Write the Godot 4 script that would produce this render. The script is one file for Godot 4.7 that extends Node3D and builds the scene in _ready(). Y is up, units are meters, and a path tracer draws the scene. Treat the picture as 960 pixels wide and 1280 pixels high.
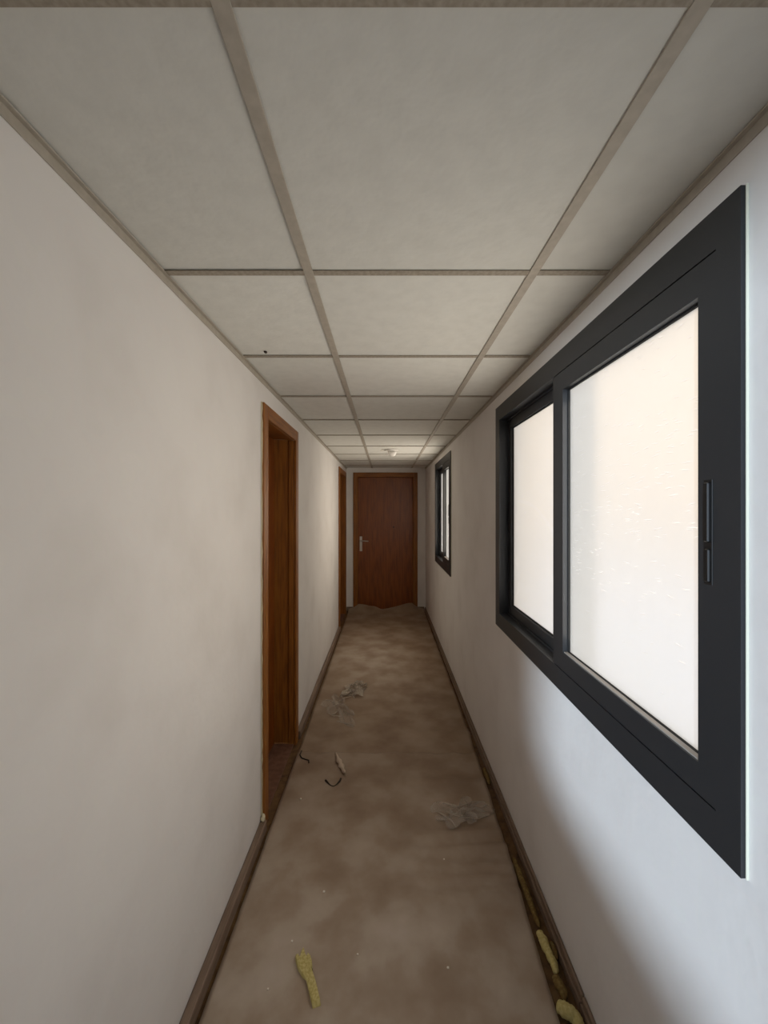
extends Node3D

# ---------------------------------------------------------------- dimensions
const WL := -0.595      # face of the left wall
const WR := 0.605       # face of the right wall
const WT := 0.17        # wall thickness
const ZE := -6.25       # face of the end wall
const ZB := 2.60        # face of the wall behind the photographer
const CH := 2.163       # underside of the ceiling tiles
const TOP := 2.45       # top of the walls
const EYE := 1.53

var taken := {}
var mats := {}


func _ready() -> void:
	seed(7)
	# camera
	var cam := Camera3D.new()
	cam.name = "camera"
	cam.near = 0.05
	cam.far = 200.0
	cam.projection = Camera3D.PROJECTION_FRUSTUM
	cam.size = 0.05 * 1280.0 / 515.0
	cam.frustum_offset = Vector2(-2.0, -3.0) * 0.05 / 515.0
	cam.position = Vector3(0, EYE, 0)
	add_child(cam)
	cam.current = true
	# sky
	var we := WorldEnvironment.new()
	we.name = "world_environment"
	var env := Environment.new()
	var sm := ProceduralSkyMaterial.new()
	sm.sky_top_color = Color(0.80, 0.88, 1.0)
	sm.sky_horizon_color = Color(0.95, 0.97, 1.0)
	sm.ground_bottom_color = Color(0.62, 0.61, 0.60)
	sm.ground_horizon_color = Color(0.80, 0.80, 0.80)
	sm.sun_angle_max = 1.0
	var sky := Sky.new()
	sky.sky_material = sm
	env.background_mode = Environment.BG_SKY
	env.sky = sky
	env.background_energy_multiplier = 1.0
	env.tonemap_mode = Environment.TONE_MAPPER_LINEAR
	env.tonemap_exposure = 1.56
	env.sdfgi_enabled = true
	env.ssao_enabled = true
	env.ssil_enabled = true
	we.environment = env
	add_child(we)
	# hazy low sun, aimed through the added window to light the right wall
	var sun := DirectionalLight3D.new()
	sun.name = "sun"
	sun.light_color = Color(0.86, 0.93, 1.0)
	sun.light_energy = 1.1
	sun.light_angular_distance = 7.0
	sun.shadow_enabled = true
	sun.sky_mode = DirectionalLight3D.SKY_MODE_LIGHT_ONLY
	add_child(sun)
	sun.look_at_from_position(Vector3.ZERO, Vector3(1.2, -0.08, -1.96), Vector3.UP)
	# the daylight of the frosted windows, one light in front of each window's panes
	window_light("window_daylight", -1.43, 1.17, 0.80, 0.40)
	window_light("window_daylight", -4.37, 0.90, 0.80, 0.64)

	make_materials()
	build_shell()
	build_ceiling()
	build_outside()
	build_windows()
	build_doors()
	build_baseboards()
	build_floor_paper()
	build_debris()


func window_light(called: String, z: float, w: float, h: float, energy: float) -> void:
	var l := AreaLight3D.new()
	l.name = numbered(called)
	l.area_size = Vector2(w, h)
	l.light_color = Color(1.0, 0.945, 0.87)
	l.light_energy = energy
	l.area_range = 12.0
	l.area_attenuation = 2.0
	l.shadow_enabled = true
	add_child(l)
	l.look_at_from_position(Vector3(WR + 0.012, 1.493, z), Vector3(-2, 1.493, z), Vector3.UP)


# ---------------------------------------------------------------- naming
func numbered(called: String) -> String:
	if not taken.has(called):
		taken[called] = 0
		return called
	taken[called] += 1
	return "%s_%03d" % [called, taken[called]]


func sub_name(parent: Node, called: String) -> String:
	if not parent.has_node(NodePath(called)):
		return called
	var k := 1
	while parent.has_node(NodePath("%s_%03d" % [called, k])):
		k += 1
	return "%s_%03d" % [called, k]


func tag(o: Node, label: String, category := "", group := "", kind := "") -> Node:
	if label: o.set_meta("label", label)
	if category: o.set_meta("category", category)
	if group: o.set_meta("group", group)
	if kind: o.set_meta("kind", kind)
	return o


func thing(called: String, at: Vector3) -> Node3D:
	var o := Node3D.new()
	o.name = numbered(called)
	o.position = at
	add_child(o)
	return o


# commits a SurfaceTool, or takes a mesh, as one named MeshInstance3D; vertices are given in world axes and moved to the parent's
func obj(called: String, shape, m: Material, parent: Node = null) -> MeshInstance3D:
	var o := MeshInstance3D.new()
	if shape is SurfaceTool:
		o.mesh = shape.commit()
	else:
		o.mesh = shape
	for k in o.mesh.get_surface_count():
		o.set_surface_override_material(k, m)
	if parent == null:
		o.name = numbered(called)
		add_child(o)
	else:
		o.name = sub_name(parent, called)
		parent.add_child(o, true)
		var p = parent
		var off := Vector3.ZERO
		while p != self:
			off += p.position
			p = p.get_parent()
		o.position = -off
	return o


# ---------------------------------------------------------------- shapes
func begin() -> SurfaceTool:
	var st := SurfaceTool.new()
	st.begin(Mesh.PRIMITIVE_TRIANGLES)
	return st


func tri(st: SurfaceTool, a: Vector3, b: Vector3, c: Vector3, n: Vector3) -> void:
	if (b - a).cross(c - a).dot(n) > 0.0:
		var t := b
		b = c
		c = t
	for p in [a, b, c]:
		st.set_normal(n)
		st.set_uv(Vector2(p.x + p.z, p.y))
		st.add_vertex(p)


func quad(st: SurfaceTool, a: Vector3, b: Vector3, c: Vector3, d: Vector3, n: Vector3) -> void:
	tri(st, a, b, c, n)
	tri(st, a, c, d, n)


func box(st: SurfaceTool, lo: Vector3, hi: Vector3, bev := 0.0) -> void:
	var a := Vector3(minf(lo.x, hi.x), minf(lo.y, hi.y), minf(lo.z, hi.z))
	var b := Vector3(maxf(lo.x, hi.x), maxf(lo.y, hi.y), maxf(lo.z, hi.z))
	var c := (a + b) / 2.0
	var h := (b - a) / 2.0
	var e := minf(bev, minf(h.x, minf(h.y, h.z)) * 0.9)
	for ax in 3:
		var u := (ax + 1) % 3
		var v := (ax + 2) % 3
		for s in [-1.0, 1.0]:
			var n := Vector3.ZERO
			n[ax] = s
			var pts := []
			for q in [[-1.0, -1.0], [1.0, -1.0], [1.0, 1.0], [-1.0, 1.0]]:
				var p := c
				p[ax] += s * h[ax]
				p[u] += q[0] * (h[u] - e)
				p[v] += q[1] * (h[v] - e)
				pts.append(p)
			quad(st, pts[0], pts[1], pts[2], pts[3], n)
	if e <= 0.0:
		return
	for ax in 3:                       # twelve bevelled edges, along axis ax
		var u := (ax + 1) % 3
		var v := (ax + 2) % 3
		for su in [-1.0, 1.0]:
			for sv in [-1.0, 1.0]:
				var n := Vector3.ZERO
				n[u] = su
				n[v] = sv
				n = n.normalized()
				var pts := []
				for q in [[-1.0, 0], [1.0, 0], [1.0, 1], [-1.0, 1]]:
					var p := c
					p[ax] += q[0] * (h[ax] - e)
					p[u] += su * (h[u] - (e if q[1] == 0 else 0.0))
					p[v] += sv * (h[v] - (0.0 if q[1] == 0 else e))
					pts.append(p)
				quad(st, pts[0], pts[1], pts[2], pts[3], n)
	for sx in [-1.0, 1.0]:
		for sy in [-1.0, 1.0]:
			for sz in [-1.0, 1.0]:
				var k := Vector3(sx, sy, sz)
				var p := c + k * h
				tri(st, p - Vector3(0, sy * e, sz * e), p - Vector3(sx * e, 0, sz * e), p - Vector3(sx * e, sy * e, 0), k.normalized())


func slab(lo: Vector3, hi: Vector3, bev := 0.0) -> SurfaceTool:
	var st := begin()
	box(st, lo, hi, bev)
	return st


# a sheet with thickness over a grid of top points; row-major nu x nv
func sheet(pts: PackedVector3Array, nu: int, nv: int, thick: float, cols := PackedColorArray()) -> ArrayMesh:
	var st := begin()
	var n := nu * nv
	var flip := (pts[1] - pts[0]).cross(pts[nu] - pts[0]).y > 0.0      # front faces run clockwise seen from above
	for layer in 2:
		st.set_smooth_group(layer)
		for k in n:
			st.set_uv(Vector2(float(k % nu) / (nu - 1), float(k / nu) / (nv - 1)))
			if cols.size(): st.set_color(cols[k])
			st.add_vertex(pts[k] - Vector3(0, thick * layer, 0))
	var face := func(a: int, b: int, c: int, d: int, up: bool):
		var order := [a, b, c, a, c, d] if up != flip else [a, c, b, a, d, c]
		for k in order: st.add_index(k)
	for j in nv - 1:
		for i in nu - 1:
			var a := j * nu + i
			face.call(a, a + 1, a + nu + 1, a + nu, true)
			face.call(n + a, n + a + 1, n + a + nu + 1, n + a + nu, false)
	for i in nu - 1:
		face.call(i + 1, i, n + i, n + i + 1, true)
		var e := (nv - 1) * nu + i
		face.call(e, e + 1, n + e + 1, n + e, true)
	for j in nv - 1:
		var l := j * nu
		face.call(l, l + nu, n + l + nu, n + l, true)
		var r := l + nu - 1
		face.call(r + nu, r, n + r, n + r + nu, true)
	st.generate_normals()
	return st.commit()


# a round bar through points
func tube(st: SurfaceTool, path: Array, radii: Array, sides := 10) -> void:
	var rings := []
	for k in path.size():
		var t: Vector3 = (path[mini(k + 1, path.size() - 1)] - path[maxi(k - 1, 0)]).normalized()
		var side := t.cross(Vector3.UP if absf(t.y) < 0.9 else Vector3.RIGHT).normalized()
		var up := side.cross(t)
		var ring := []
		for s in sides:
			var a := TAU * s / sides
			ring.append([path[k] + (side * cos(a) + up * sin(a)) * radii[k], side * cos(a) + up * sin(a)])
		rings.append(ring)
	for k in path.size() - 1:
		for s in sides:
			var s2 := (s + 1) % sides
			var q := [rings[k][s], rings[k][s2], rings[k + 1][s2], rings[k + 1][s]]
			var n: Vector3 = (q[0][1] + q[1][1]).normalized()
			for f in [[0, 1, 2], [0, 2, 3]]:
				var o := [q[f[0]], q[f[1]], q[f[2]]]
				if (o[1][0] - o[0][0]).cross(o[2][0] - o[0][0]).dot(n) > 0.0:
					o = [o[0], o[2], o[1]]
				for w in o:
					st.set_normal(w[1])
					st.set_uv(Vector2.ZERO)
					st.add_vertex(w[0])
	for e in [0, path.size() - 1]:
		var n: Vector3 = (path[e] - path[1 if e == 0 else e - 1]).normalized()
		for s in sides:
			tri(st, path[e], rings[e][s][0], rings[e][(s + 1) % sides][0], n)


# turns a profile of (radius, height) round a vertical axis
func lathe(st: SurfaceTool, at: Vector3, profile: Array, sides := 24) -> void:
	for k in profile.size() - 1:
		var a: Vector2 = profile[k]
		var b: Vector2 = profile[k + 1]
		var slope := Vector2(b.y - a.y, a.x - b.x).normalized()
		for s in sides:
			var t0 := TAU * s / sides
			var t1 := TAU * (s + 1) / sides
			var d0 := Vector3(cos(t0), 0, sin(t0))
			var d1 := Vector3(cos(t1), 0, sin(t1))
			var n := ((d0 + d1).normalized() * slope.x + Vector3(0, slope.y, 0)).normalized()
			if k < profile.size() / 2 and n.length() < 0.1: n = Vector3.UP
			quad(st, at + d0 * a.x + Vector3(0, a.y, 0), at + d1 * a.x + Vector3(0, a.y, 0), at + d1 * b.x + Vector3(0, b.y, 0), at + d0 * b.x + Vector3(0, b.y, 0), n)


# ---------------------------------------------------------------- materials
func noise_tex(freq: float, octaves: int, sd: int, colors: Array, size := 512, offsets := []) -> NoiseTexture2D:
	var n := FastNoiseLite.new()
	n.seed = sd
	n.frequency = freq
	n.fractal_octaves = octaves
	n.noise_type = FastNoiseLite.TYPE_SIMPLEX_SMOOTH
	var t := NoiseTexture2D.new()
	t.width = size
	t.height = size
	t.seamless = true
	t.noise = n
	var g := Gradient.new()
	var cs := PackedColorArray()
	var os := PackedFloat32Array()
	for k in colors.size():
		cs.append(colors[k])
		os.append(offsets[k] if offsets.size() else float(k) / (colors.size() - 1))
	g.colors = cs
	g.offsets = os
	t.color_ramp = g
	return t


func mat(called: String, color: Color, rough := 0.8, metal := 0.0) -> StandardMaterial3D:
	var m := StandardMaterial3D.new()
	m.resource_name = called
	m.albedo_color = color
	m.roughness = rough
	m.metallic = metal
	mats[called] = m
	return m


func triplanar(m: StandardMaterial3D, tex: Texture2D, scale: Vector3) -> void:
	m.albedo_texture = tex
	m.uv1_triplanar = true
	m.uv1_world_triplanar = true
	m.uv1_scale = scale


func grain(called: String, base: Array, scale: Vector3, rough := 0.5) -> void:
	var m := mat(called, Color.WHITE, rough)
	triplanar(m, noise_tex(0.012, 5, 3, base), scale)
	m.clearcoat_enabled = true
	m.clearcoat = 0.1
	m.clearcoat_roughness = 0.3


func make_materials() -> void:
	var m: StandardMaterial3D
	m = mat("wall_paint", Color.WHITE, 0.85)
	triplanar(m, noise_tex(0.006, 4, 11, [Color(0.855, 0.84, 0.825), Color(0.885, 0.872, 0.86), Color(0.895, 0.885, 0.872)]), Vector3(0.7, 0.7, 0.7))
	m.heightmap_enabled = true
	m.heightmap_texture = noise_tex(0.05, 3, 5, [Color.BLACK, Color.WHITE])
	m.heightmap_scale = 0.06
	for k in 3:
		m = mat("tile_%d" % k, Color(0.985, 0.985, 0.985).darkened(0.02 * k), 0.95)
		triplanar(m, noise_tex(0.02, 5, 20 + k, [Color(0.875, 0.875, 0.85), Color(0.895, 0.895, 0.87), Color(0.91, 0.91, 0.885)]), Vector3(1.3, 1.3, 1.3))
		m.heightmap_enabled = true
		m.heightmap_texture = mats["wall_paint"].heightmap_texture
		m.heightmap_scale = 0.05
	m = mat("grid_metal", Color.WHITE, 0.6)
	triplanar(m, noise_tex(0.03, 4, 31, [Color(0.66, 0.63, 0.58), Color(0.72, 0.69, 0.64)]), Vector3(2, 2, 2))
	m = mat("grid_cross", Color.WHITE, 0.7)
	triplanar(m, noise_tex(0.05, 4, 32, [Color(0.55, 0.515, 0.46), Color(0.67, 0.635, 0.58)]), Vector3(3, 3, 3))
	mat("slab", Color(0.3, 0.29, 0.28), 0.95)
	grain("wood_upright", [Color(0.41, 0.235, 0.06), Color(0.54, 0.325, 0.085), Color(0.61, 0.39, 0.12)], Vector3(7, 0.5, 7))
	grain("wood_level", [Color(0.41, 0.235, 0.06), Color(0.54, 0.325, 0.085), Color(0.61, 0.39, 0.12)], Vector3(0.5, 7, 0.5))
	grain("leaf_veneer", [Color(0.40, 0.195, 0.055), Color(0.51, 0.27, 0.08), Color(0.57, 0.32, 0.11)], Vector3(4, 0.35, 4), 0.36)
	grain("skirting_wood", [Color(0.41, 0.335, 0.275), Color(0.49, 0.41, 0.345), Color(0.57, 0.49, 0.42)], Vector3(6, 6, 0.6), 0.55)
	m = mat("threshold", Color.WHITE, 0.7)
	triplanar(m, noise_tex(0.02, 4, 8, [Color(0.38, 0.25, 0.18), Color(0.50, 0.36, 0.28)]), Vector3(2, 2, 2))
	m = mat("bare_floor", Color.WHITE, 0.8)
	triplanar(m, noise_tex(0.02, 5, 9, [Color(0.25, 0.17, 0.09), Color(0.40, 0.29, 0.16), Color(0.47, 0.36, 0.21)]), Vector3(1.6, 1.6, 1.6))
	m = mat("paper", Color.WHITE, 0.62)
	triplanar(m, noise_tex(0.007, 6, 41, [Color(0.59, 0.51, 0.435), Color(0.65, 0.58, 0.51), Color(0.69, 0.63, 0.565), Color(0.74, 0.685, 0.63)], 1024, [0.1, 0.42, 0.6, 0.95]), Vector3(0.45, 0.45, 0.45))
	m.heightmap_enabled = true
	m.heightmap_texture = noise_tex(0.02, 5, 44, [Color.BLACK, Color.WHITE])
	m.heightmap_scale = 0.10
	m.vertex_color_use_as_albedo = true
	m = mat("window_metal", Color(0.155, 0.162, 0.172), 0.42)
	m.metallic_specular = 0.45
	mat("window_black", Color(0.025, 0.025, 0.03), 0.5)
	mat("gasket", Color(0.03, 0.03, 0.03), 0.8)
	mat("bead_lit", Color(0.60, 0.58, 0.56), 0.6)  # pale colour paints the bead as lit by the glass
	mat("sealant", Color(0.86, 0.86, 0.79), 0.8)
	mat("foam_cream", Color(0.86, 0.82, 0.70), 0.9)
	mat("steel", Color(0.80, 0.78, 0.74), 0.3, 0.9)
	mat("white_plastic", Color(0.93, 0.92, 0.90), 0.4)
	mat("dark", Color(0.15, 0.115, 0.085), 0.8)
	mat("chip", Color(0.90, 0.87, 0.82), 0.9)
	m = mat("yellow_foam", Color.WHITE, 0.9)
	triplanar(m, noise_tex(0.03, 4, 51, [Color(0.66, 0.59, 0.33), Color(0.76, 0.70, 0.45), Color(0.84, 0.80, 0.60)]), Vector3(6, 6, 6))
	m = mat("dull_foam", Color.WHITE, 0.9)
	triplanar(m, noise_tex(0.03, 4, 52, [Color(0.36, 0.27, 0.12), Color(0.46, 0.37, 0.19), Color(0.60, 0.52, 0.31)]), Vector3(5, 5, 5))
	m = mat("film", Color(0.80, 0.75, 0.69, 0.20), 0.25 + 0.02)
	m.transparency = BaseMaterial3D.TRANSPARENCY_ALPHA
	m.cull_mode = BaseMaterial3D.CULL_DISABLED
	m = mat("film_dense", Color(0.82, 0.77, 0.70, 0.36), 0.27)
	m.transparency = BaseMaterial3D.TRANSPARENCY_ALPHA
	m.cull_mode = BaseMaterial3D.CULL_DISABLED
	m = mat("film_fold", Color(0.84, 0.79, 0.72, 0.42), 0.3)  # paler and denser, paints the highlights along the film's folds
	m.transparency = BaseMaterial3D.TRANSPARENCY_ALPHA
	m.cull_mode = BaseMaterial3D.CULL_DISABLED
	mat("shred_paper", Color(0.76, 0.69, 0.61), 0.8)
	m = mat("clear_pane", Color(0.95, 0.98, 1.0, 0.05), 0.02)
	m.transparency = BaseMaterial3D.TRANSPARENCY_ALPHA
	mat("pavement", Color(0.86, 0.86, 0.87), 0.9)
	mat("facade", Color(0.88, 0.72, 0.55), 0.9)
	mat("facade_dark", Color(0.5, 0.42, 0.34), 0.9)
	pane_material("pane_near", 3, 260, false)
	pane_material("pane_far", 4, 60, true)


# frosted pane with a wrinkled film: short level creases as relief and as paler threads in the film
func pane_material(called: String, sd: int, creases: int, pale_arc: bool) -> void:
	var w := 1024
	var relief := Image.create(w, w, false, Image.FORMAT_RGB8)
	relief.fill(Color(0.5, 0.5, 0.5))
	var glow := Image.create(w, w, false, Image.FORMAT_RGB8)
	glow.fill(Color(0.82, 0.82, 0.82))
	var tint := Image.create(w, w, false, Image.FORMAT_RGB8)
	tint.fill(Color(0.94, 0.94, 0.94))
	var r := RandomNumberGenerator.new()
	r.seed = sd
	for k in creases:
		var x := r.randf_range(0, w - 70)
		var y := w * clampf(r.randfn(0.40, 0.21), 0.01, 0.95)
		var length := r.randf_range(20, 60)
		var rise := r.randf_range(-0.10, 0.16)
		for i in int(length):
			var px := int(x + i)
			var py := int(y - rise * i)
			var fade := sin(PI * i / length)
			for t in 3:
				if px < w and py + t < w and py + t >= 0:
					relief.set_pixel(px, py + t, Color.WHITE * (0.5 + [0.5, 0.25, -0.4][t] * fade))
					glow.set_pixel(px, py + t, Color.WHITE * (0.82 + [0.18, 0.18, -0.2][t] * fade))
					tint.set_pixel(px, py + t, Color.WHITE * (0.94 + [0.06, 0.06, -0.10][t] * fade))
	if pale_arc:  # paler arc drawn across the far pane
		for i in 700:
			var a := -0.05 + 0.68 * i / 700.0
			for t in 24:
				var rad := 1250.0 + t
				var px := int(150 + rad * sin(a))
				var py := int(1690 - rad * cos(a))
				if px >= 0 and px < w and py >= 0 and py < w:
					glow.set_pixel(px, py, Color.WHITE * (0.82 + 0.06 * sin(PI * t / 23.0)))
					tint.set_pixel(px, py, Color.WHITE * (0.94 + 0.02 * sin(PI * t / 23.0)))
	var m := mat(called, Color(0.96, 0.96, 0.95, 0.25), 0.34)
	m.refraction_enabled = true
	m.refraction_scale = 0.05
	m.transparency = BaseMaterial3D.TRANSPARENCY_ALPHA
	m.heightmap_enabled = true
	m.heightmap_texture = ImageTexture.create_from_image(relief)
	m.heightmap_scale = 0.12
	m.albedo_texture = ImageTexture.create_from_image(tint)
	m.emission_enabled = true
	m.emission = Color(1.0, 0.97, 0.93)
	m.emission_operator = BaseMaterial3D.EMISSION_OP_MULTIPLY
	m.emission_texture = ImageTexture.create_from_image(glow)
	m.emission_energy_multiplier = 0.23


# ---------------------------------------------------------------- shell
# a wall along z whose face is at x0 and back at x1, with openings [z_low, z_high, y_low, y_high] sorted by z
func wall_with(x0: float, x1: float, z0: float, z1: float, holes: Array) -> SurfaceTool:
	var st := begin()
	var z := z0
	for h in holes:
		box(st, Vector3(x0, 0, z), Vector3(x1, TOP, h[0]))
		if h[2] > 0.0:
			box(st, Vector3(x0, 0, h[0]), Vector3(x1, h[2], h[1]))
		box(st, Vector3(x0, h[3], h[0]), Vector3(x1, TOP, h[1]))
		z = h[1]
	box(st, Vector3(x0, 0, z), Vector3(x1, TOP, z1))
	return st


func build_shell() -> void:
	var paint = mats["wall_paint"]
	var o = obj("floor", slab(Vector3(WL - WT, -0.15, ZE - WT), Vector3(WR + WT, 0, ZB + WT)), mats["bare_floor"])
	tag(o, "bare brown floor showing in the gaps beside the paper", "floor", "", "structure")
	o = obj("wall_left", wall_with(WL, WL - WT, ZE - WT, ZB, [[-6.04, -5.24, 0.0, 2.035], [-2.70, -2.01, 0.0, 2.005], [0.35, 1.85, 0.59, 2.13]]), paint)
	tag(o, "plain painted wall with two brown doors on the left", "wall", "", "structure")
	o = obj("wall_right", wall_with(WR, WR + WT, ZE - WT, ZB, [[-4.93, -3.81, 0.946, 2.042], [-2.195, -0.718, 0.946, 2.042]]), paint)
	tag(o, "plain painted wall with two dark framed windows on the right", "wall", "", "structure")
	var st := begin()
	box(st, Vector3(WL, 0, ZE), Vector3(-0.455, TOP, ZE - WT))
	box(st, Vector3(0.45, 0, ZE), Vector3(WR, TOP, ZE - WT))
	box(st, Vector3(-0.455, 2.055, ZE), Vector3(0.45, TOP, ZE - WT))
	o = obj("wall_end", st, paint)
	tag(o, "narrow pale wall around the door at the corridor's end", "wall", "", "structure")
	o = obj("wall_back", slab(Vector3(WL - WT, 0, ZB), Vector3(WR + WT, TOP, ZB + WT)), paint)
	tag(o, "plain painted wall behind the camera", "wall", "", "structure")


func build_ceiling() -> void:
	var c := thing("ceiling", Vector3(0, CH, 0))
	tag(c, "suspended ceiling of pale square tiles in a metal grid", "ceiling", "", "structure")
	obj("roof_slab", slab(Vector3(WL - WT, TOP, ZE - WT), Vector3(WR + WT, TOP + 0.15, ZB + WT)), mats["slab"], c)
	var r := RandomNumberGenerator.new()
	r.seed = 5
	var xs := [WL + 0.002, -0.205, 0.394, WR - 0.002]
	var zs := []
	var z := 2.502
	while z > ZE:
		zs.append(z - (0.008 if absf(z + 0.498) < 0.01 else 0.0))
		z -= 0.6
	var rows := [ZB - 0.002] + zs + [ZE + 0.002]
	for j in rows.size() - 1:
		for i in 3:
			var lift := r.randf_range(0.0, 0.0015)
			var lo := Vector3(xs[i] + 0.003, CH + lift, rows[j + 1] + 0.003)
			var hi := Vector3(xs[i + 1] - 0.003, CH + 0.014 + lift, rows[j] - 0.003)
			var t := obj("ceiling_tile", slab(lo, hi, 0.0015), mats["tile_%d" % r.randi_range(0, 2)], c)
			t.name = t.name
	for x in [xs[1], xs[2]]:
		var st := begin()
		box(st, Vector3(x - 0.0125, CH - 0.004, ZE + 0.001), Vector3(x + 0.0125, CH - 0.0003, ZB - 0.001), 0.0008)
		box(st, Vector3(x - 0.0012, CH - 0.0003, ZE + 0.001), Vector3(x + 0.0012, CH + 0.035, ZB - 0.001))
		obj("main_runner", st, mats["grid_metal"], c)
	for zz in zs:
		for i in 3:
			var a: float = xs[i] + (0.0125 if i > 0 else 0.0)
			var b: float = xs[i + 1] - (0.0125 if i < 2 else 0.0)
			var st := begin()
			box(st, Vector3(a, CH - 0.0035, zz - 0.011), Vector3(b, CH - 0.0003, zz + 0.011), 0.0006)
			box(st, Vector3(a, CH - 0.0003, zz - 0.0012), Vector3(b, CH + 0.03, zz + 0.0012))
			obj("cross_runner", st, mats["grid_cross"], c)
	# wall angles: a ledge under the tiles and a leg down the wall
	for s in [-1, 1]:
		var x: float = WL if s < 0 else WR
		var st := begin()
		box(st, Vector3(x, CH - 0.0245, ZE + 0.001), Vector3(x - s * 0.003, CH - 0.001, ZB - 0.001), 0.0006)
		box(st, Vector3(x, CH - 0.0045, ZE + 0.001), Vector3(x - s * 0.012, CH - 0.001, ZB - 0.001), 0.0006)
		obj("wall_angle", st, mats["grid_metal"], c)


func build_outside() -> void:
	var o = obj("pavement", slab(Vector3(WR + WT + 0.02, -0.4, -60), Vector3(30, -0.2, 20)), mats["pavement"])
	tag(o, "bright pale ground blurred through the lower half of the panes", "ground", "", "structure")
	var b := thing("building_outside", Vector3(9, -0.2, -8))  # a building standing outside, not one of the corridor's walls
	tag(b, "warm beige building blurred behind the upper half of the frosted panes", "building", "", "structure")
	var st := begin()
	box(st, Vector3(9, -0.2, -34), Vector3(15, 11, 14))
	box(st, Vector3(1.0, -0.2, -40), Vector3(15, 11, -34))
	obj("facade", st, mats["facade"], b)
	for k in 4:
		obj("parapet", slab(Vector3(8.9, 11, -34 + k * 12), Vector3(15.1, 11.3, -22.05 + k * 12), 0.03), mats["facade"], b)


# ---------------------------------------------------------------- windows
func ring(st: SurfaceTool, x0: float, x1: float, lo: Vector2, hi: Vector2, wide: Array, bev := 0.002) -> void:
	# four bars round an opening; lo and hi are (z, y); wide = [low z, high z, low y, high y]
	box(st, Vector3(x0, lo.y, lo.x), Vector3(x1, hi.y, lo.x + wide[0]), bev)
	box(st, Vector3(x0, lo.y, hi.x - wide[1]), Vector3(x1, hi.y, hi.x), bev)
	box(st, Vector3(x0, lo.y, lo.x + wide[0]), Vector3(x1, lo.y + wide[2], hi.x - wide[1]), bev)
	box(st, Vector3(x0, hi.y - wide[3], lo.x + wide[0]), Vector3(x1, hi.y, hi.x - wide[1]), bev)


func pane_shape(x: float, lo: Vector2, hi: Vector2) -> SurfaceTool:
	var st := begin()
	for f in [[x, -1.0], [x + 0.005, 1.0]]:
		var n := Vector3(f[1], 0, 0)
		var q := [Vector3(f[0], lo.y, lo.x), Vector3(f[0], lo.y, hi.x), Vector3(f[0], hi.y, hi.x), Vector3(f[0], hi.y, lo.x)]
		var uv := [Vector2(0, 1), Vector2(1, 1), Vector2(1, 0), Vector2(0, 0)]
		var order := [0, 1, 2, 0, 2, 3]
		if (q[1] - q[0]).cross(q[2] - q[0]).dot(n) > 0.0:
			order = [0, 2, 1, 0, 3, 2]
		for k in order:
			st.set_normal(n)
			st.set_uv(uv[k])
			st.add_vertex(q[k])
	var a := Vector3(x, lo.y, lo.x)
	var b := Vector3(x + 0.005, hi.y, hi.x)
	quad(st, a, Vector3(b.x, a.y, a.z), Vector3(b.x, a.y, b.z), Vector3(a.x, a.y, b.z), Vector3.DOWN)
	quad(st, Vector3(a.x, b.y, a.z), Vector3(b.x, b.y, a.z), b, Vector3(a.x, b.y, b.z), Vector3.UP)
	quad(st, a, Vector3(b.x, a.y, a.z), Vector3(b.x, b.y, a.z), Vector3(a.x, b.y, a.z), Vector3.FORWARD)
	quad(st, Vector3(a.x, a.y, b.z), Vector3(b.x, a.y, b.z), b, Vector3(a.x, b.y, b.z), Vector3.BACK)
	return st


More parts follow.
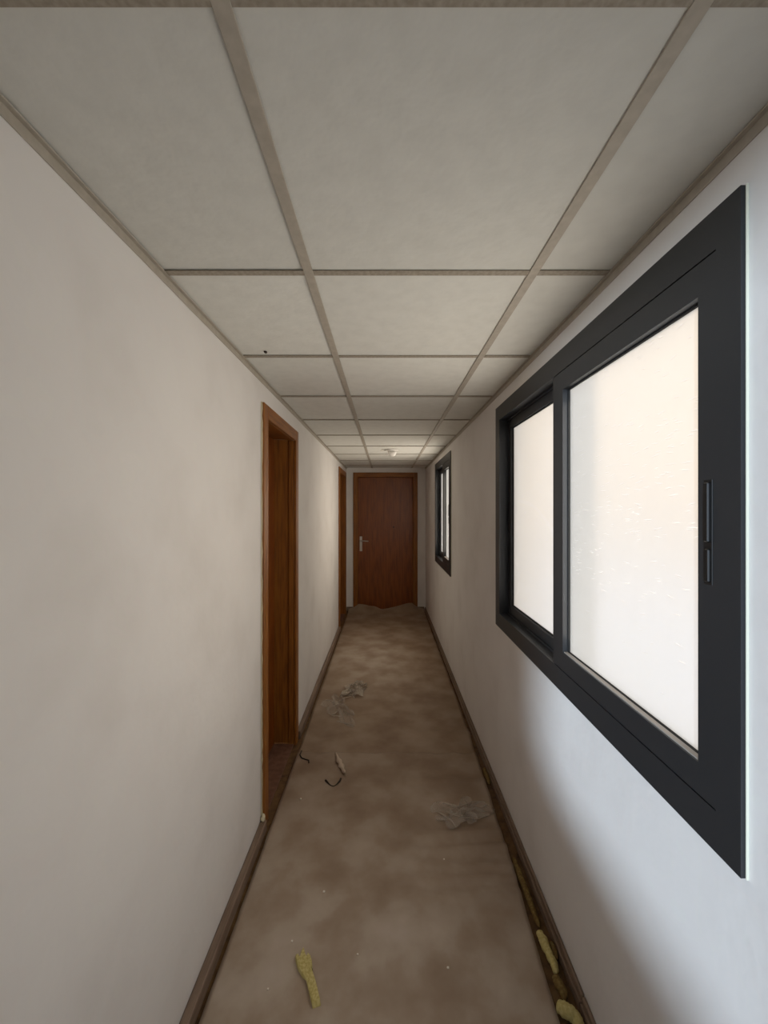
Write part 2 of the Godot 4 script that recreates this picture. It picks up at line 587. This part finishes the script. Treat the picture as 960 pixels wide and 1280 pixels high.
# outer edges of the frame: far z, near z, and where the two sashes meet
func sliding_window(called: String, zf: float, zn: float, meet: float, label: String) -> void:
	var y0 := 0.914
	var y1 := 2.072
	var w := thing(called, Vector3(WR, y0, (zf + zn) / 2.0))
	tag(w, label, "window", "", "structure")
	var metal = mats["window_metal"]
	var fw := 0.074
	# frame: a face trim on the wall and a channel through the wall with tracks
	var st := begin()
	ring(st, WR - 0.012, WR - 0.001, Vector2(zf, y0), Vector2(zn, y1), [fw, 0.052, fw, fw], 0.0)
	ring(st, WR - 0.001, WR + 0.095, Vector2(zf + 0.034, y0 + 0.034), Vector2(zn - 0.034, y1 - 0.034), [fw - 0.034, 0.018, fw - 0.034, fw - 0.034], 0.001)
	obj("frame", st, metal, w)
	st = begin()
	for y in [y0 + fw, y1 - fw]:
		var s := 1.0 if y < 1.4 else -1.0
		for x in [WR + 0.030, WR + 0.064]:
			box(st, Vector3(x - 0.002, y, zf + fw), Vector3(x + 0.002, y + s * 0.010, zn - fw), 0.0006)
	obj("track", st, metal, w)
	if called == "window":
		pass
	# sealant round the trim
	st = begin()
	ring(st, WR - 0.005, WR - 0.0005, Vector2(zf - 0.003, y0 - 0.001), Vector2(zn + 0.004, y1 + 0.001), [0.0028, 0.0038, 0.0028, 0.0028], 0.001)
	obj("sealant_bead", st, mats["sealant"], w)
	var iy0 := y0 + fw + 0.003
	var iy1 := y1 - fw - 0.003
	# inner sash, near half: nearly flush with the trim
	var a0 := Vector2(meet - 0.078, iy0)
	var a1 := Vector2(zn - 0.052, iy1)
	st = begin()
	var aw := [0.078, 0.042, 0.060, 0.062]
	ring(st, WR - 0.012, WR + 0.028, a0, a1, aw, 0.0)
	var s1 := obj("sash", st, metal, w)
	s1.set_meta("label", "near sliding sash")
	var g0 := a0 + Vector2(aw[0], aw[2])
	var g1 := a1 - Vector2(aw[1], aw[3])
	st = begin()
	ring(st, WR + 0.004, WR + 0.012, g0, g1, [0.004, 0.004, 0.004, 0.004], 0.001)
	obj("gasket", st, mats["gasket"], s1)
	obj("sill_bead", slab(Vector3(WR - 0.008, g0.y - 0.001, g0.x), Vector3(WR + 0.012, g0.y + 0.003, g1.x), 0.001), mats["bead_lit"], s1)
	obj("pane", pane_shape(WR + 0.013, g0 - Vector2(0.004, 0.004), g1 + Vector2(0.004, 0.004)), mats["pane_near"], s1)
	var hz := a1.x - 0.017
	st = begin()
	box(st, Vector3(WR - 0.0130, 1.392, hz - 0.010), Vector3(WR - 0.0105, 1.585, hz + 0.010), 0.0006)
	box(st, Vector3(WR - 0.018, 1.470, hz - 0.006), Vector3(WR - 0.009, 1.580, hz + 0.006), 0.002)
	box(st, Vector3(WR - 0.017, 1.397, hz - 0.006), Vector3(WR - 0.009, 1.458, hz + 0.006), 0.002)
	obj("latch_handle", st, mats["window_black"], s1)
	# outer sash, far half: one track further out
	var b0 := Vector2(zf + fw + 0.003, iy0)
	var b1 := Vector2(meet + 0.095, iy1)
	st = begin()
	var bw := [0.040, 0.135, 0.048, 0.046]
	ring(st, WR + 0.034, WR + 0.062, b0, b1, bw, 0.0025)
	var s2 := obj("sash", st, metal, w)
	s2.set_meta("label", "far sliding sash set one track further out")
	g0 = b0 + Vector2(bw[0], bw[2])
	g1 = b1 - Vector2(bw[1], bw[3])
	st = begin()
	ring(st, WR + 0.042, WR + 0.050, g0, g1, [0.004, 0.004, 0.004, 0.004], 0.001)
	obj("gasket", st, mats["gasket"], s2)
	obj("pane", pane_shape(WR + 0.050, g0 - Vector2(0.004, 0.004), g1 + Vector2(0.004, 0.004)), mats["pane_far"], s2)
	st = begin()
	box(st, Vector3(WR + 0.030, 1.410, b0.x + 0.012), Vector3(WR + 0.0345, 1.570, b0.x + 0.030), 0.001)
	obj("latch_handle", st, mats["window_black"], s2)


func build_windows() -> void:
	sliding_window("window_1", -2.222, -0.688, -1.380, "large near window of two frosted sliding sashes in a dark grey frame")
	sliding_window("window_2", -4.960, -3.780, -4.200, "small far window near the end door, dark frame and frosted panes")
	var w := thing("window_3", Vector3(WL, 0.59, 1.1))  # unseen window, invented to let the sun onto the right wall
	tag(w, "unseen clear window added in the left wall behind the camera to light the right wall", "window", "", "structure")
	var st := begin()
	ring(st, WL - 0.10, WL - 0.05, Vector2(0.352, 0.592), Vector2(1.848, 2.128), [0.03, 0.03, 0.03, 0.03], 0.002)
	obj("frame", st, mats["window_metal"], w)
	obj("pane", slab(Vector3(WL - 0.078, 0.622, 0.382), Vector3(WL - 0.074, 2.098, 1.818)), mats["clear_pane"], w)


# ---------------------------------------------------------------- doors
# a door in the left wall: outer edges of its casing, as z, and its top
func side_door(called: String, zf: float, zn: float, top: float, label: String, foamed: bool) -> void:
	var d := thing(called, Vector3(WL, 0, (zf + zn) / 2.0))
	tag(d, label, "door", "", "structure")
	var up = mats["wood_upright"]
	var lv = mats["wood_level"]
	var cw := 0.068
	var f := WL + 0.016
	for side in [[zf, zf + cw, 1.0], [zn - cw, zn, -1.0]]:
		var outer: float = side[0] if side[2] > 0.0 else side[1]
		var inner: float = side[1] if side[2] > 0.0 else side[0]
		obj("casing", slab(Vector3(f, 0, side[0]), Vector3(WL + 0.0005, top, side[1]), 0.003), up, d)
		var st := begin()
		box(st, Vector3(WL - 0.001, 0, inner), Vector3(WL - 0.034, top - cw, inner - side[2] * 0.028), 0.002)
		box(st, Vector3(WL - 0.034, 0, inner - side[2] * 0.009), Vector3(WL - WT, top - cw + 0.009, inner - side[2] * 0.028), 0.001)
		obj("jamb", st, up, d)
	obj("head_casing", slab(Vector3(f, top - cw, zf + cw), Vector3(WL + 0.0005, top, zn - cw), 0.003), lv, d)
	var hs := begin()
	box(hs, Vector3(WL - 0.001, top - cw, zf + cw), Vector3(WL - 0.034, top - cw + 0.028, zn - cw), 0.002)
	box(hs, Vector3(WL - 0.034, top - cw + 0.009, zf + cw - 0.009), Vector3(WL - WT, top - cw + 0.028, zn - cw + 0.009), 0.001)
	obj("head_jamb", hs, lv, d)
	obj("leaf", slab(Vector3(WL - 0.128, 0.012, zf + cw - 0.007), Vector3(WL - 0.165, top - cw + 0.007, zn - cw + 0.007), 0.002), mats["leaf_veneer"], d)
	obj("threshold", slab(Vector3(WL - 0.001, 0.0005, zf + cw - 0.007), Vector3(WL - WT, 0.009, zn - cw + 0.007), 0.002), mats["threshold"], d)
	if foamed:
		var r := RandomNumberGenerator.new()
		r.seed = 12
		var path := []
		var rad := []
		for k in 60:
			path.append(Vector3(WL + 0.004, 0.03 + (top - 0.03) * k / 59.0, zn + 0.003 + r.randf_range(-0.001, 0.0015)))
			rad.append(r.randf_range(0.0015, 0.0045) * (1.8 if k < 3 else 1.0))
		var st := begin()
		tube(st, path, rad, 8)
		obj("sealant_bead", st, mats["foam_cream"], d)


func build_doors() -> void:
	side_door("door_1", -2.74, -1.97, 2.045, "near brown wooden door recessed in the left wall", true)
	side_door("door_2", -6.08, -5.20, 2.075, "far brown wooden door on the left, beside the end wall", false)
	var d := thing("door_3", Vector3(0, 0, ZE))
	tag(d, "brown wooden door with steel lever handle closing the corridor's end", "door", "", "structure")
	var up = mats["wood_upright"]
	var x0 := -0.490
	var x1 := 0.484
	var top := 2.092
	var cw := 0.066
	for s in [[x0, x0 + cw, 1.0], [x1 - cw, x1, -1.0]]:
		var inner: float = s[1] if s[2] > 0.0 else s[0]
		obj("casing", slab(Vector3(s[0], 0, ZE + 0.016), Vector3(s[1], top, ZE + 0.0005), 0.003), up, d)
		var st := begin()
		box(st, Vector3(inner, 0, ZE - 0.001), Vector3(inner - s[2] * 0.03, top - cw, ZE - 0.060), 0.002)
		box(st, Vector3(inner - s[2] * 0.010, 0, ZE - 0.060), Vector3(inner - s[2] * 0.03, top - cw, ZE - 0.14), 0.001)
		obj("jamb", st, up, d)
	obj("head_casing", slab(Vector3(x0 + cw, top - cw, ZE + 0.016), Vector3(x1 - cw, top, ZE + 0.0005), 0.003), mats["wood_level"], d)
	obj("head_jamb", slab(Vector3(x0 + cw - 0.03, top - cw, ZE - 0.001), Vector3(x1 - cw + 0.03, top - cw + 0.03, ZE - 0.14), 0.002), mats["wood_level"], d)
	var leaf := obj("leaf", slab(Vector3(x0 + cw - 0.008, 0.01, ZE - 0.062), Vector3(x1 - cw + 0.008, top - cw - 0.001, ZE - 0.102), 0.002), mats["leaf_veneer"], d)
	var zf := ZE - 0.062
	var hx := -0.377
	var st := begin()
	box(st, Vector3(hx - 0.020, 0.893, zf + 0.0005), Vector3(hx + 0.020, 1.120, zf + 0.008), 0.003)
	tube(st, [Vector3(hx, 1.055, zf + 0.006), Vector3(hx, 1.055, zf + 0.045), Vector3(hx + 0.012, 1.055, zf + 0.056), Vector3(hx + 0.06, 1.053, zf + 0.058), Vector3(hx + 0.115, 1.050, zf + 0.056)], [0.009, 0.009, 0.009, 0.0085, 0.007], 12)
	tube(st, [Vector3(hx, 0.965, zf + 0.006), Vector3(hx, 0.965, zf + 0.0095)], [0.009, 0.009], 12)
	var h := obj("lever_handle", st, mats["steel"], leaf)
	h.set_meta("label", "steel lever handle on a long plate")
	st = begin()
	tube(st, [Vector3(0.122, 1.262, zf - 0.002), Vector3(0.122, 1.262, zf + 0.003)], [0.011, 0.011], 14)
	obj("peephole", st, mats["dark"], leaf)


# ---------------------------------------------------------------- baseboards
func skirting(st: SurfaceTool, x: float, s: float, z0: float, z1: float) -> void:
	if s > 0.0:
		box(st, Vector3(x + 0.0005, 0.0, z0), Vector3(x + 0.029, 0.054, z1), 0.004)
		return
	# s: the way the board stands off the wall
	box(st, Vector3(x + s * 0.0005, 0.0, z0), Vector3(x + s * 0.017, 0.036, z1), 0.002)
	box(st, Vector3(x + s * 0.0005, 0.036, z0), Vector3(x + s * 0.011, 0.058, z1), 0.003)


func build_baseboards() -> void:
	var l := thing("baseboard_left", Vector3(WL, 0, -2))
	tag(l, "low dark wooden baseboard along the foot of the left wall", "baseboard", "", "structure")
	for s in [[-1.966, -0.6], [-0.597, 1.2], [1.203, 2.598], [-5.196, -4.0], [-3.997, -2.744]]:
		var st := begin()
		skirting(st, WL, 1.0, s[0], s[1])
		obj("board", st, mats["skirting_wood"], l)
	var r := thing("baseboard_right", Vector3(WR, 0, -2))
	tag(r, "low dark wooden baseboard along the foot of the right wall", "baseboard", "", "structure")
	for s in [[-6.23, -4.6], [-4.594, -3.05], [-3.044, -1.25], [-1.247, 0.6], [0.603, 2.598]]:
		var st := begin()
		skirting(st, WR, -1.0, s[0], s[1])
		obj("board", st, mats["skirting_wood"], r)
	var e := thing("baseboard_end", Vector3(0, 0, ZE))
	tag(e, "short dark wooden baseboards either side of the end door", "baseboard", "", "structure")
	for s in [[WL + 0.002, -0.493], [0.487, WR - 0.019]]:
		var st := begin()
		box(st, Vector3(s[0], 0, ZE + 0.0005), Vector3(s[1], 0.036, ZE + 0.017), 0.002)
		box(st, Vector3(s[0], 0.036, ZE + 0.0005), Vector3(s[1], 0.058, ZE + 0.011), 0.003)
		obj("board", st, mats["skirting_wood"], e)


# ---------------------------------------------------------------- floor paper
func along(d: float, table: Array) -> float:
	for k in table.size() - 1:
		if d <= table[k + 1][0]:
			return lerpf(table[k][1], table[k + 1][1], clampf((d - table[k][0]) / (table[k + 1][0] - table[k][0]), 0, 1))
	return table[-1][1]


var wrinkle := FastNoiseLite.new()
var ragged := FastNoiseLite.new()


func paper_height(x: float, d: float) -> float:
	var h := 0.006 + 0.0028 * wrinkle.get_noise_2d(x * 40.0, d * 60.0) + 0.0016 * wrinkle.get_noise_2d(x * 150.0 + 400.0, d * 190.0)
	# creases running across the right half, 1.6 to 2.1 m ahead
	var ridge := clampf((x - 0.02) / 0.3, 0, 1)
	for c in [[1.62, 0.03], [1.69, 0.022], [1.76, 0.026], [1.84, 0.024], [1.93, 0.03], [2.3, 0.03], [2.8, 0.03]]:
		var off: float = (d - c[0] + 0.03 * wrinkle.get_noise_2d(x * 60.0, c[0] * 900.0)) / c[1]
		h += 0.012 * ridge * exp(-off * off)
	return h


func paper(d0: float, d1: float, lift: float, curl: bool) -> ArrayMesh:
	var left := [[-2.5, -0.550], [1.2, -0.552], [2.0, -0.552], [2.5, -0.549], [3.0, -0.552], [4.0, -0.554], [6.3, -0.556]]
	var right := [[-2.5, 0.50], [1.24, 0.515], [1.63, 0.536], [2.2, 0.556], [2.93, 0.572], [4.0, 0.578], [6.3, 0.580]]
	var nu := 70
	var nv := int((d1 - d0) / (0.018 if curl else 0.011)) + 1
	var pts := PackedVector3Array()
	var cols := PackedColorArray()
	for j in nv:
		for i in nu:
			var d := lerpf(d0, d1, float(j) / (nv - 1))
			var u := float(i) / (nu - 1)
			var xl := along(d, left) + 0.003 * ragged.get_noise_1d(d * 60.0)
			var xr := along(d, right) + 0.005 * ragged.get_noise_1d(d * 70.0 + 500.0)
			var x := lerpf(xl, xr, u)
			if not curl and j == 0: d += 0.0
			var endness := 0.025 * ragged.get_noise_1d(x * 90.0 + (77.0 if curl else 0.0))
			var y := paper_height(x, d) + lift
			if not curl:
				d += endness * smoothstep(d1 - 0.3, d1, d)
			var up := 0.0
			if curl:
				# the far end turns up against the door, its torn edge rising and falling
				var s := clampf((d - 6.02) / (d1 - 6.02), 0, 1)
				var edge := along(x, [[-0.6, 0.03], [-0.47, 0.05], [-0.40, 0.105], [-0.30, 0.09], [-0.15, 0.06], [-0.05, 0.022], [0.03, 0.035], [0.10, 0.05], [0.22, 0.085], [0.40, 0.12], [0.47, 0.06], [0.6, 0.02]])
				edge += 0.008 * ragged.get_noise_1d(x * 160.0 + 900.0)
				up = edge * s * s * (3.0 - 2.0 * s)
				d = lerpf(d, minf(d, 6.222), s)
			pts.append(Vector3(x, y + up, -d))
			# near sheet: walked-in grey dust, thickest where the sheet begins and along its left half
			var dust_sheen := clampf((2.35 - d) / 0.9, 0, 1) * (0.9 - 0.7 * x) + 0.20 * ragged.get_noise_2d(x * 40.0, d * 40.0)
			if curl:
				dust_sheen = (1.25 - absf(d - 4.2) / 0.9) * clampf(1.1 - 2.0 * absf(x + 0.12), 0, 1) + 0.20 * ragged.get_noise_2d(x * 40.0, d * 40.0)  # far sheet: sheen from door and window painted in as a greyer patch
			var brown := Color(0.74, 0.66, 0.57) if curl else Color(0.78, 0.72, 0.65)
			cols.append(brown.lerp(Color(1.0, 1.0, 1.0), clampf(dust_sheen, 0.0, 1.0)))
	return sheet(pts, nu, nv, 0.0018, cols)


func build_floor_paper() -> void:
	wrinkle.seed = 3
	wrinkle.frequency = 0.05
	wrinkle.fractal_octaves = 3
	ragged.seed = 9
	ragged.frequency = 0.05
	ragged.fractal_octaves = 4
	var o = obj("floor_paper", paper(-2.3, 2.58, 0.0035, false), mats["paper"])
	tag(o, "near sheet of dusty brown protective paper covering the floor", "paper")
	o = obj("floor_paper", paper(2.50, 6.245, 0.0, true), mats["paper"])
	tag(o, "far sheet of brown floor paper, its torn end curled against the end door", "paper")


# ---------------------------------------------------------------- litter
func spot(px: float, py: float, y := 0.010) -> Vector3:
	# a point on the floor, from where the photograph shows it
	var d := (EYE - y) * 515.0 / (py - 637.0)
	return Vector3((px - 482.0) * d / 515.0, y, -d)


func floor_y(p: Vector3) -> float:
	return paper_height(p.x, -p.z) + (0.0035 if p.z > -2.58 else 0.0)


# crumpled sheet: a ragged patch of thin film, long axis turned by a
func crumple(at: Vector3, lx: float, lz: float, a: float, high: float, sd: int) -> ArrayMesh:
	var n := FastNoiseLite.new()
	n.seed = sd
	n.frequency = 1.0
	n.fractal_octaves = 1
	n.fractal_type = FastNoiseLite.FRACTAL_RIDGED
	var m := FastNoiseLite.new()
	m.seed = sd + 1
	m.frequency = 1.0
	m.fractal_octaves = 1
	var nu := 44
	var nv := 44
	var pts := PackedVector3Array()
	for j in nv:
		for i in nu:
			var u := 2.0 * i / (nu - 1) - 1.0
			var v := 2.0 * j / (nv - 1) - 1.0
			var disc := Vector2(u * sqrt(1.0 - v * v / 2.0), v * sqrt(1.0 - u * u / 2.0))
			var r := 0.72 + 0.5 * m.get_noise_2d(1.3 * cos(disc.angle()), 1.3 * sin(disc.angle()))
			var p := Vector2(disc.x * lx, disc.y * lz) * r
			p += Vector2(m.get_noise_2d(u * 2.2, v * 2.2), m.get_noise_2d(u * 2.2 + 9.0, v * 2.2)) * 0.16 * minf(lx, lz)
			p = p.rotated(a)
			var ridge := maxf(0.0, n.get_noise_2d(u * 0.7, v * 0.7) + 0.1)
			var w := Vector3(at.x + p.x, 0, at.z + p.y)
			w.y = floor_y(at) + 0.005 + high * ridge * (1.0 - 0.5 * disc.length())
			pts.append(w)
	return sheet(pts, nu, nv, 0.0009)


# a slim flattened strip on the floor, through points of the photograph
func shred(where: Array, wide: float, lift: float) -> ArrayMesh:
	var c := Curve3D.new()
	for w in where:
		var p := spot(w[0], w[1])
		p.y = floor_y(p) + 0.004 + lift
		c.add_point(p)
	for k in range(1, where.size() - 1):
		var t := (c.get_point_position(k + 1) - c.get_point_position(k - 1)) / 6.0
		c.set_point_in(k, -t)
		c.set_point_out(k, t)
	var pts := PackedVector3Array()
	var n := 24
	for k in n:
		var u := float(k) / (n - 1)
		var a := c.sample_baked(u * c.get_baked_length())
		var b := c.sample_baked(minf(u + 0.02, 1.0) * c.get_baked_length())
		var d := c.sample_baked(maxf(u - 0.02, 0.0) * c.get_baked_length())
		var side := (b - d).cross(Vector3.UP).normalized()
		var w := wide * (0.25 + 0.75 * sin(PI * clampf(u, 0.04, 0.96))) * (1.0 + 0.25 * sin(u * 23.0))
		for q in 5:
			var v := q / 2.0 - 1.0
			pts.append(a + side * v * w + Vector3(0, 0.5 * wide * (1.0 - v * v), 0))
	return sheet(pts, 5, n, 0.0012)


# lumpy rounded lump along a path
func lump(path: Array, radii: Array, sd: int) -> SurfaceTool:
	var n := FastNoiseLite.new()
	n.seed = sd
	n.frequency = 60.0
	var fine := []
	var fr := []
	var steps := 6
	for k in path.size() - 1:
		for s in steps:
			var t := float(s) / steps
			fine.append(path[k].lerp(path[k + 1], t))
			fr.append(lerpf(radii[k], radii[k + 1], t))
	fine.append(path[-1])
	fr.append(radii[-1])
	for k in fine.size():
		fr[k] = fr[k] * (1.0 + 0.35 * n.get_noise_3dv(fine[k]))
		fine[k] += Vector3(n.get_noise_1d(k * 0.02), 0.5 * n.get_noise_1d(k * 0.03 + 5.0), 0) * fr[k] * 0.35
	fr[0] *= 0.3
	fr[-1] *= 0.3
	var st := begin()
	tube(st, fine, fr, 12)
	return st


# a flat cut-out with rounded top: outline in floor (x, z) about an origin, thickness
func cutout(outline: PackedVector2Array, at: Vector3, thick: float) -> SurfaceTool:
	var st := begin()
	var ids := Geometry2D.triangulate_polygon(outline)
	var lo := []
	var hi := []
	var mid := Vector2.ZERO
	for p in outline: mid += p / outline.size()
	for p in outline:
		lo.append(at + Vector3(p.x, 0.0, p.y))
		var q := p.lerp(mid, 0.06)
		hi.append(at + Vector3(q.x, thick * (0.75 + 0.5 * absf(sin(p.x * 160.0 + p.y * 90.0))), q.y))
	for k in range(0, ids.size(), 3):
		tri(st, hi[ids[k]], hi[ids[k + 1]], hi[ids[k + 2]], Vector3.UP)
		tri(st, lo[ids[k]], lo[ids[k + 1]], lo[ids[k + 2]], Vector3.DOWN)
	for k in outline.size():
		var j := (k + 1) % outline.size()
		var e := outline[j] - outline[k]
		var n := Vector3(e.y, 0.3, -e.x).normalized()
		var c := (outline[k] + outline[j]) / 2.0
		if Geometry2D.is_point_in_polygon(c + Vector2(n.x, n.z) * 0.0008, outline):
			n = Vector3(-n.x, n.y, -n.z)
		quad(st, lo[k], lo[j], hi[j], hi[k], n)
	return st


func build_debris() -> void:
	var o
	# the torn yellow strip lying near the camera
	var outline := PackedVector2Array()
	for p in [[401, 1257], [391, 1261], [388, 1249], [385, 1236], [383, 1226], [378, 1222], [373, 1214], [370, 1204], [369, 1197], [372, 1196], [374, 1200], [376, 1193], [379, 1187], [381, 1195], [383, 1199], [385, 1193], [388, 1197], [390, 1204], [391, 1215], [389, 1212], [391, 1219], [395, 1231], [398, 1243]]:
		var q := spot(p[0], p[1])
		var c := spot(385, 1225)
		outline.append(Vector2(q.x - c.x, q.z - c.z))
	var base := spot(385, 1225)
	base.y = floor_y(base) + 0.001
	o = obj("foam_strip", cutout(outline, base, 0.012), mats["yellow_foam"])
	tag(o, "torn yellow foam strip with a frayed end lying on the paper near the camera", "foam scrap")
	# clear film
	o = obj("plastic_film", crumple(spot(444, 862), 0.115, 0.19, 0.3, 0.045, 21), mats["film_dense"])
	tag(o, "crumpled clear plastic film, the farther of two touching scraps on the paper", "plastic film")
	obj("highlight_fold", shred([[437, 859], [440, 855], [446, 854], [451, 858], [448, 863], [441, 863]], 0.006, 0.006), mats["film_fold"], o)  # pale strips laid on as the film's highlights
	obj("highlight_fold", shred([[428, 869], [436, 870], [443, 867], [454, 866]], 0.006, 0.006), mats["film_fold"], o)
	o = obj("plastic_film", crumple(spot(425, 886), 0.11, 0.27, -0.45, 0.045, 34), mats["film"])
	tag(o, "crumpled clear plastic film, the nearer of two touching scraps, dark at its left edge", "plastic film")
	obj("highlight_fold", shred([[410, 889], [414, 884], [422, 879], [431, 873], [440, 871]], 0.006, 0.006), mats["film_fold"], o)
	obj("highlight_fold", shred([[409, 892], [417, 896], [426, 896], [431, 891]], 0.005, 0.006), mats["film_fold"], o)
	o = obj("plastic_film", crumple(spot(580, 1020), 0.17, 0.115, -0.12, 0.035, 45), mats["film"])
	tag(o, "flat clear plastic film scrap lying by the right baseboard gap", "plastic film")
	obj("highlight_fold", shred([[545, 1016], [555, 1021], [565, 1028], [570, 1037]], 0.0055, 0.006), mats["film_fold"], o)
	obj("highlight_fold", shred([[562, 1014], [576, 1009], [592, 1004], [604, 1004], [613, 1010]], 0.004, 0.006), mats["film_fold"], o)
	obj("highlight_fold", shred([[560, 1019], [580, 1024], [598, 1026], [613, 1021]], 0.0035, 0.006), mats["film_fold"], o)
	# slim shreds
	o = obj("film_shred", shred([[421, 902], [428, 904], [435, 905], [441, 907]], 0.0065, 0.004), mats["film_fold"])
	tag(o, "thin pale shred lying just in front of the crumpled plastic film", "shred")
	o = obj("paper_shred", shred([[420, 944], [423, 951], [427, 959], [431, 969]], 0.016, 0.005), mats["shred_paper"])
	tag(o, "narrow pale paper shred beside a dark curled strip", "shred")
	# dark curled strips
	var path := []
	var rad := []
	for k in 15:
		var t := k / 14.0
		var p := spot(407 + 19 * t, 976 + 7.0 * sin(PI * clampf(t * 1.02, 0, 1)) - (2.0 if k > 13 else 0.0))
		p.y = floor_y(p) + 0.003
		path.append(p)
		rad.append(0.0018 + 0.0035 * pow(absf(cos(PI * t)), 3.0))
	var st := begin()
	tube(st, path, rad, 8)
	o = obj("curled_strip", st, mats["dark"])
	tag(o, "small dark strip curled in an arc on the paper past the near door", "strip")
	path = []
	rad = []
	for p in [[377, 938], [375, 944], [377, 948], [382, 950], [386, 951], [386, 954]]:
		var q := spot(p[0], p[1])
		q.y = floor_y(q) + 0.003
		path.append(q)
		rad.append(0.0035)
	st = begin()
	tube(st, path, rad, 8)
	o = obj("curled_strip", st, mats["dark"])
	tag(o, "thin dark hooked strip at the paper's left edge by the near door", "strip")
	# foam scraps pressed into the gap on the right
	var gap := func(d: float, off: float, y: float) -> Vector3:
		return Vector3(0.562 + off, y, -d)
	o = obj("foam_scrap", lump([gap.call(1.475, -0.012, 0.02), gap.call(1.43, -0.010, 0.022), gap.call(1.385, -0.004, 0.018), gap.call(1.345, -0.002, 0.015)], [0.013, 0.016, 0.014, 0.010], 71), mats["yellow_foam"])
	tag(o, "long pale yellow foam scrap in the gap by the right baseboard", "foam scrap")
	o = obj("foam_scrap", lump([gap.call(1.338, -0.012, 0.018), gap.call(1.30, -0.008, 0.018), gap.call(1.275, -0.004, 0.012)], [0.012, 0.015, 0.010], 72), mats["dull_foam"])
	tag(o, "dull brownish foam scrap in the right gap, just nearer than the pale ones", "foam scrap")
	o = obj("foam_scrap", lump([gap.call(1.44, 0.016, 0.02), gap.call(1.41, 0.016, 0.016), gap.call(1.39, 0.016, 0.012)], [0.008, 0.011, 0.007], 73), mats["dull_foam"])
	tag(o, "small foam crumb wedged against the right baseboard behind the long pale scrap", "foam scrap")
	o = obj("foam_scrap", lump([gap.call(1.255, -0.034, 0.02), gap.call(1.235, -0.018, 0.026), gap.call(1.225, 0.002, 0.024), gap.call(1.20, 0.012, 0.016)], [0.014, 0.019, 0.018, 0.012], 74), mats["yellow_foam"])
	tag(o, "crumpled pale yellow foam scrap at the bottom edge beside the right baseboard", "foam scrap")
	o = obj("foam_scrap", lump([gap.call(1.80, -0.004, 0.008), gap.call(1.70, -0.004, 0.009), gap.call(1.58, -0.002, 0.009), gap.call(1.50, -0.002, 0.008)], [0.010, 0.013, 0.012, 0.008], 75), mats["dull_foam"])
	tag(o, "long flat brown foam strip sunk in the right gap beside the wrinkled paper", "foam scrap")
	o = obj("foam_scrap", lump([gap.call(2.42, 0.014, 0.012), gap.call(2.34, 0.014, 0.014), gap.call(2.28, 0.013, 0.010)], [0.009, 0.012, 0.008], 76), mats["dull_foam"])
	tag(o, "small pale foam lump in the right gap beyond the clear film", "foam scrap")
	# foam blob at the foot of the near casing
	o = obj("foam_blob", lump([Vector3(WL + 0.010, 0.058, -1.945), Vector3(WL + 0.014, 0.066, -1.955), Vector3(WL + 0.012, 0.085, -1.960)], [0.008, 0.012, 0.006], 77), mats["foam_cream"])
	tag(o, "small cream foam blob at the foot of the near door's casing", "foam blob")
	# plaster crumbs
	var r := RandomNumberGenerator.new()
	r.seed = 4
	var where := [[376, 999, 0.008, "white plaster crumb by the paper's left edge past the near door"], [405, 1115, 0.007, "white plaster crumb in mid floor, beyond the yellow strip"], [365, 1177, 0.006, "pale crumb just up and left of the yellow strip's frayed end"], [335, 1236, 0.005, "tiny pale crumb left of the yellow strip"], [447, 1194, 0.005, "tiny pale crumb right of the yellow strip"], [560, 1210, 0.006, "tiny pale crumb on the paper toward the right gap"], [555, 1075, 0.005, "tiny pale crumb beside the wrinkles at right"]]
	for w in where:
		var p := spot(w[0], w[1])
		p.y = floor_y(p) + 0.001
		var s: float = w[2]
		st = begin()
		box(st, p - Vector3(s * 0.6, 0, s * 0.5), p + Vector3(s * 0.6, s * 0.7, s * 0.7), s * 0.25)
		o = obj("plaster_crumb", st, mats["chip"])
		tag(o, w[3], "crumb", "plaster crumbs on the paper")
	# on the ceiling
	var lamp := thing("ceiling_lamp", Vector3(0.070, CH, -4.35))
	tag(lamp, "small white cup-shaped lamp fitting on the ceiling near the end door", "ceiling lamp")
	st = begin()
	lathe(st, Vector3(0.070, CH, -4.35), [Vector2(0.0, 0.0), Vector2(0.066, -0.0005), Vector2(0.068, -0.006), Vector2(0.050, -0.016), Vector2(0.0, -0.018)])
	obj("base", st, mats["white_plastic"], lamp)
	st = begin()
	lathe(st, Vector3(0.070, CH, -4.35), [Vector2(0.0, -0.018), Vector2(0.040, -0.018), Vector2(0.046, -0.030), Vector2(0.040, -0.050), Vector2(0.024, -0.068), Vector2(0.0, -0.074)])
	obj("shade", st, mats["white_plastic"], lamp)
	st = begin()
	tube(st, [Vector3(0.010, CH - 0.004, -4.35), Vector3(-0.015, CH - 0.010, -4.34), Vector3(-0.035, CH - 0.004, -4.34), Vector3(-0.052, CH - 0.016, -4.33)], [0.004, 0.004, 0.004, 0.004], 8)
	obj("clip", st, mats["steel"], lamp)
	var c := Vector3(-0.486, CH - 0.001, -1.646)
	o = obj("dirt_speck", lump([c, c + Vector3(0.006, -0.004, 0.003), c + Vector3(0.012, -0.003, -0.002)], [0.003, 0.006, 0.004], 81), mats["dark"])
	tag(o, "small dark speck stuck to a ceiling tile by the left wall", "speck")
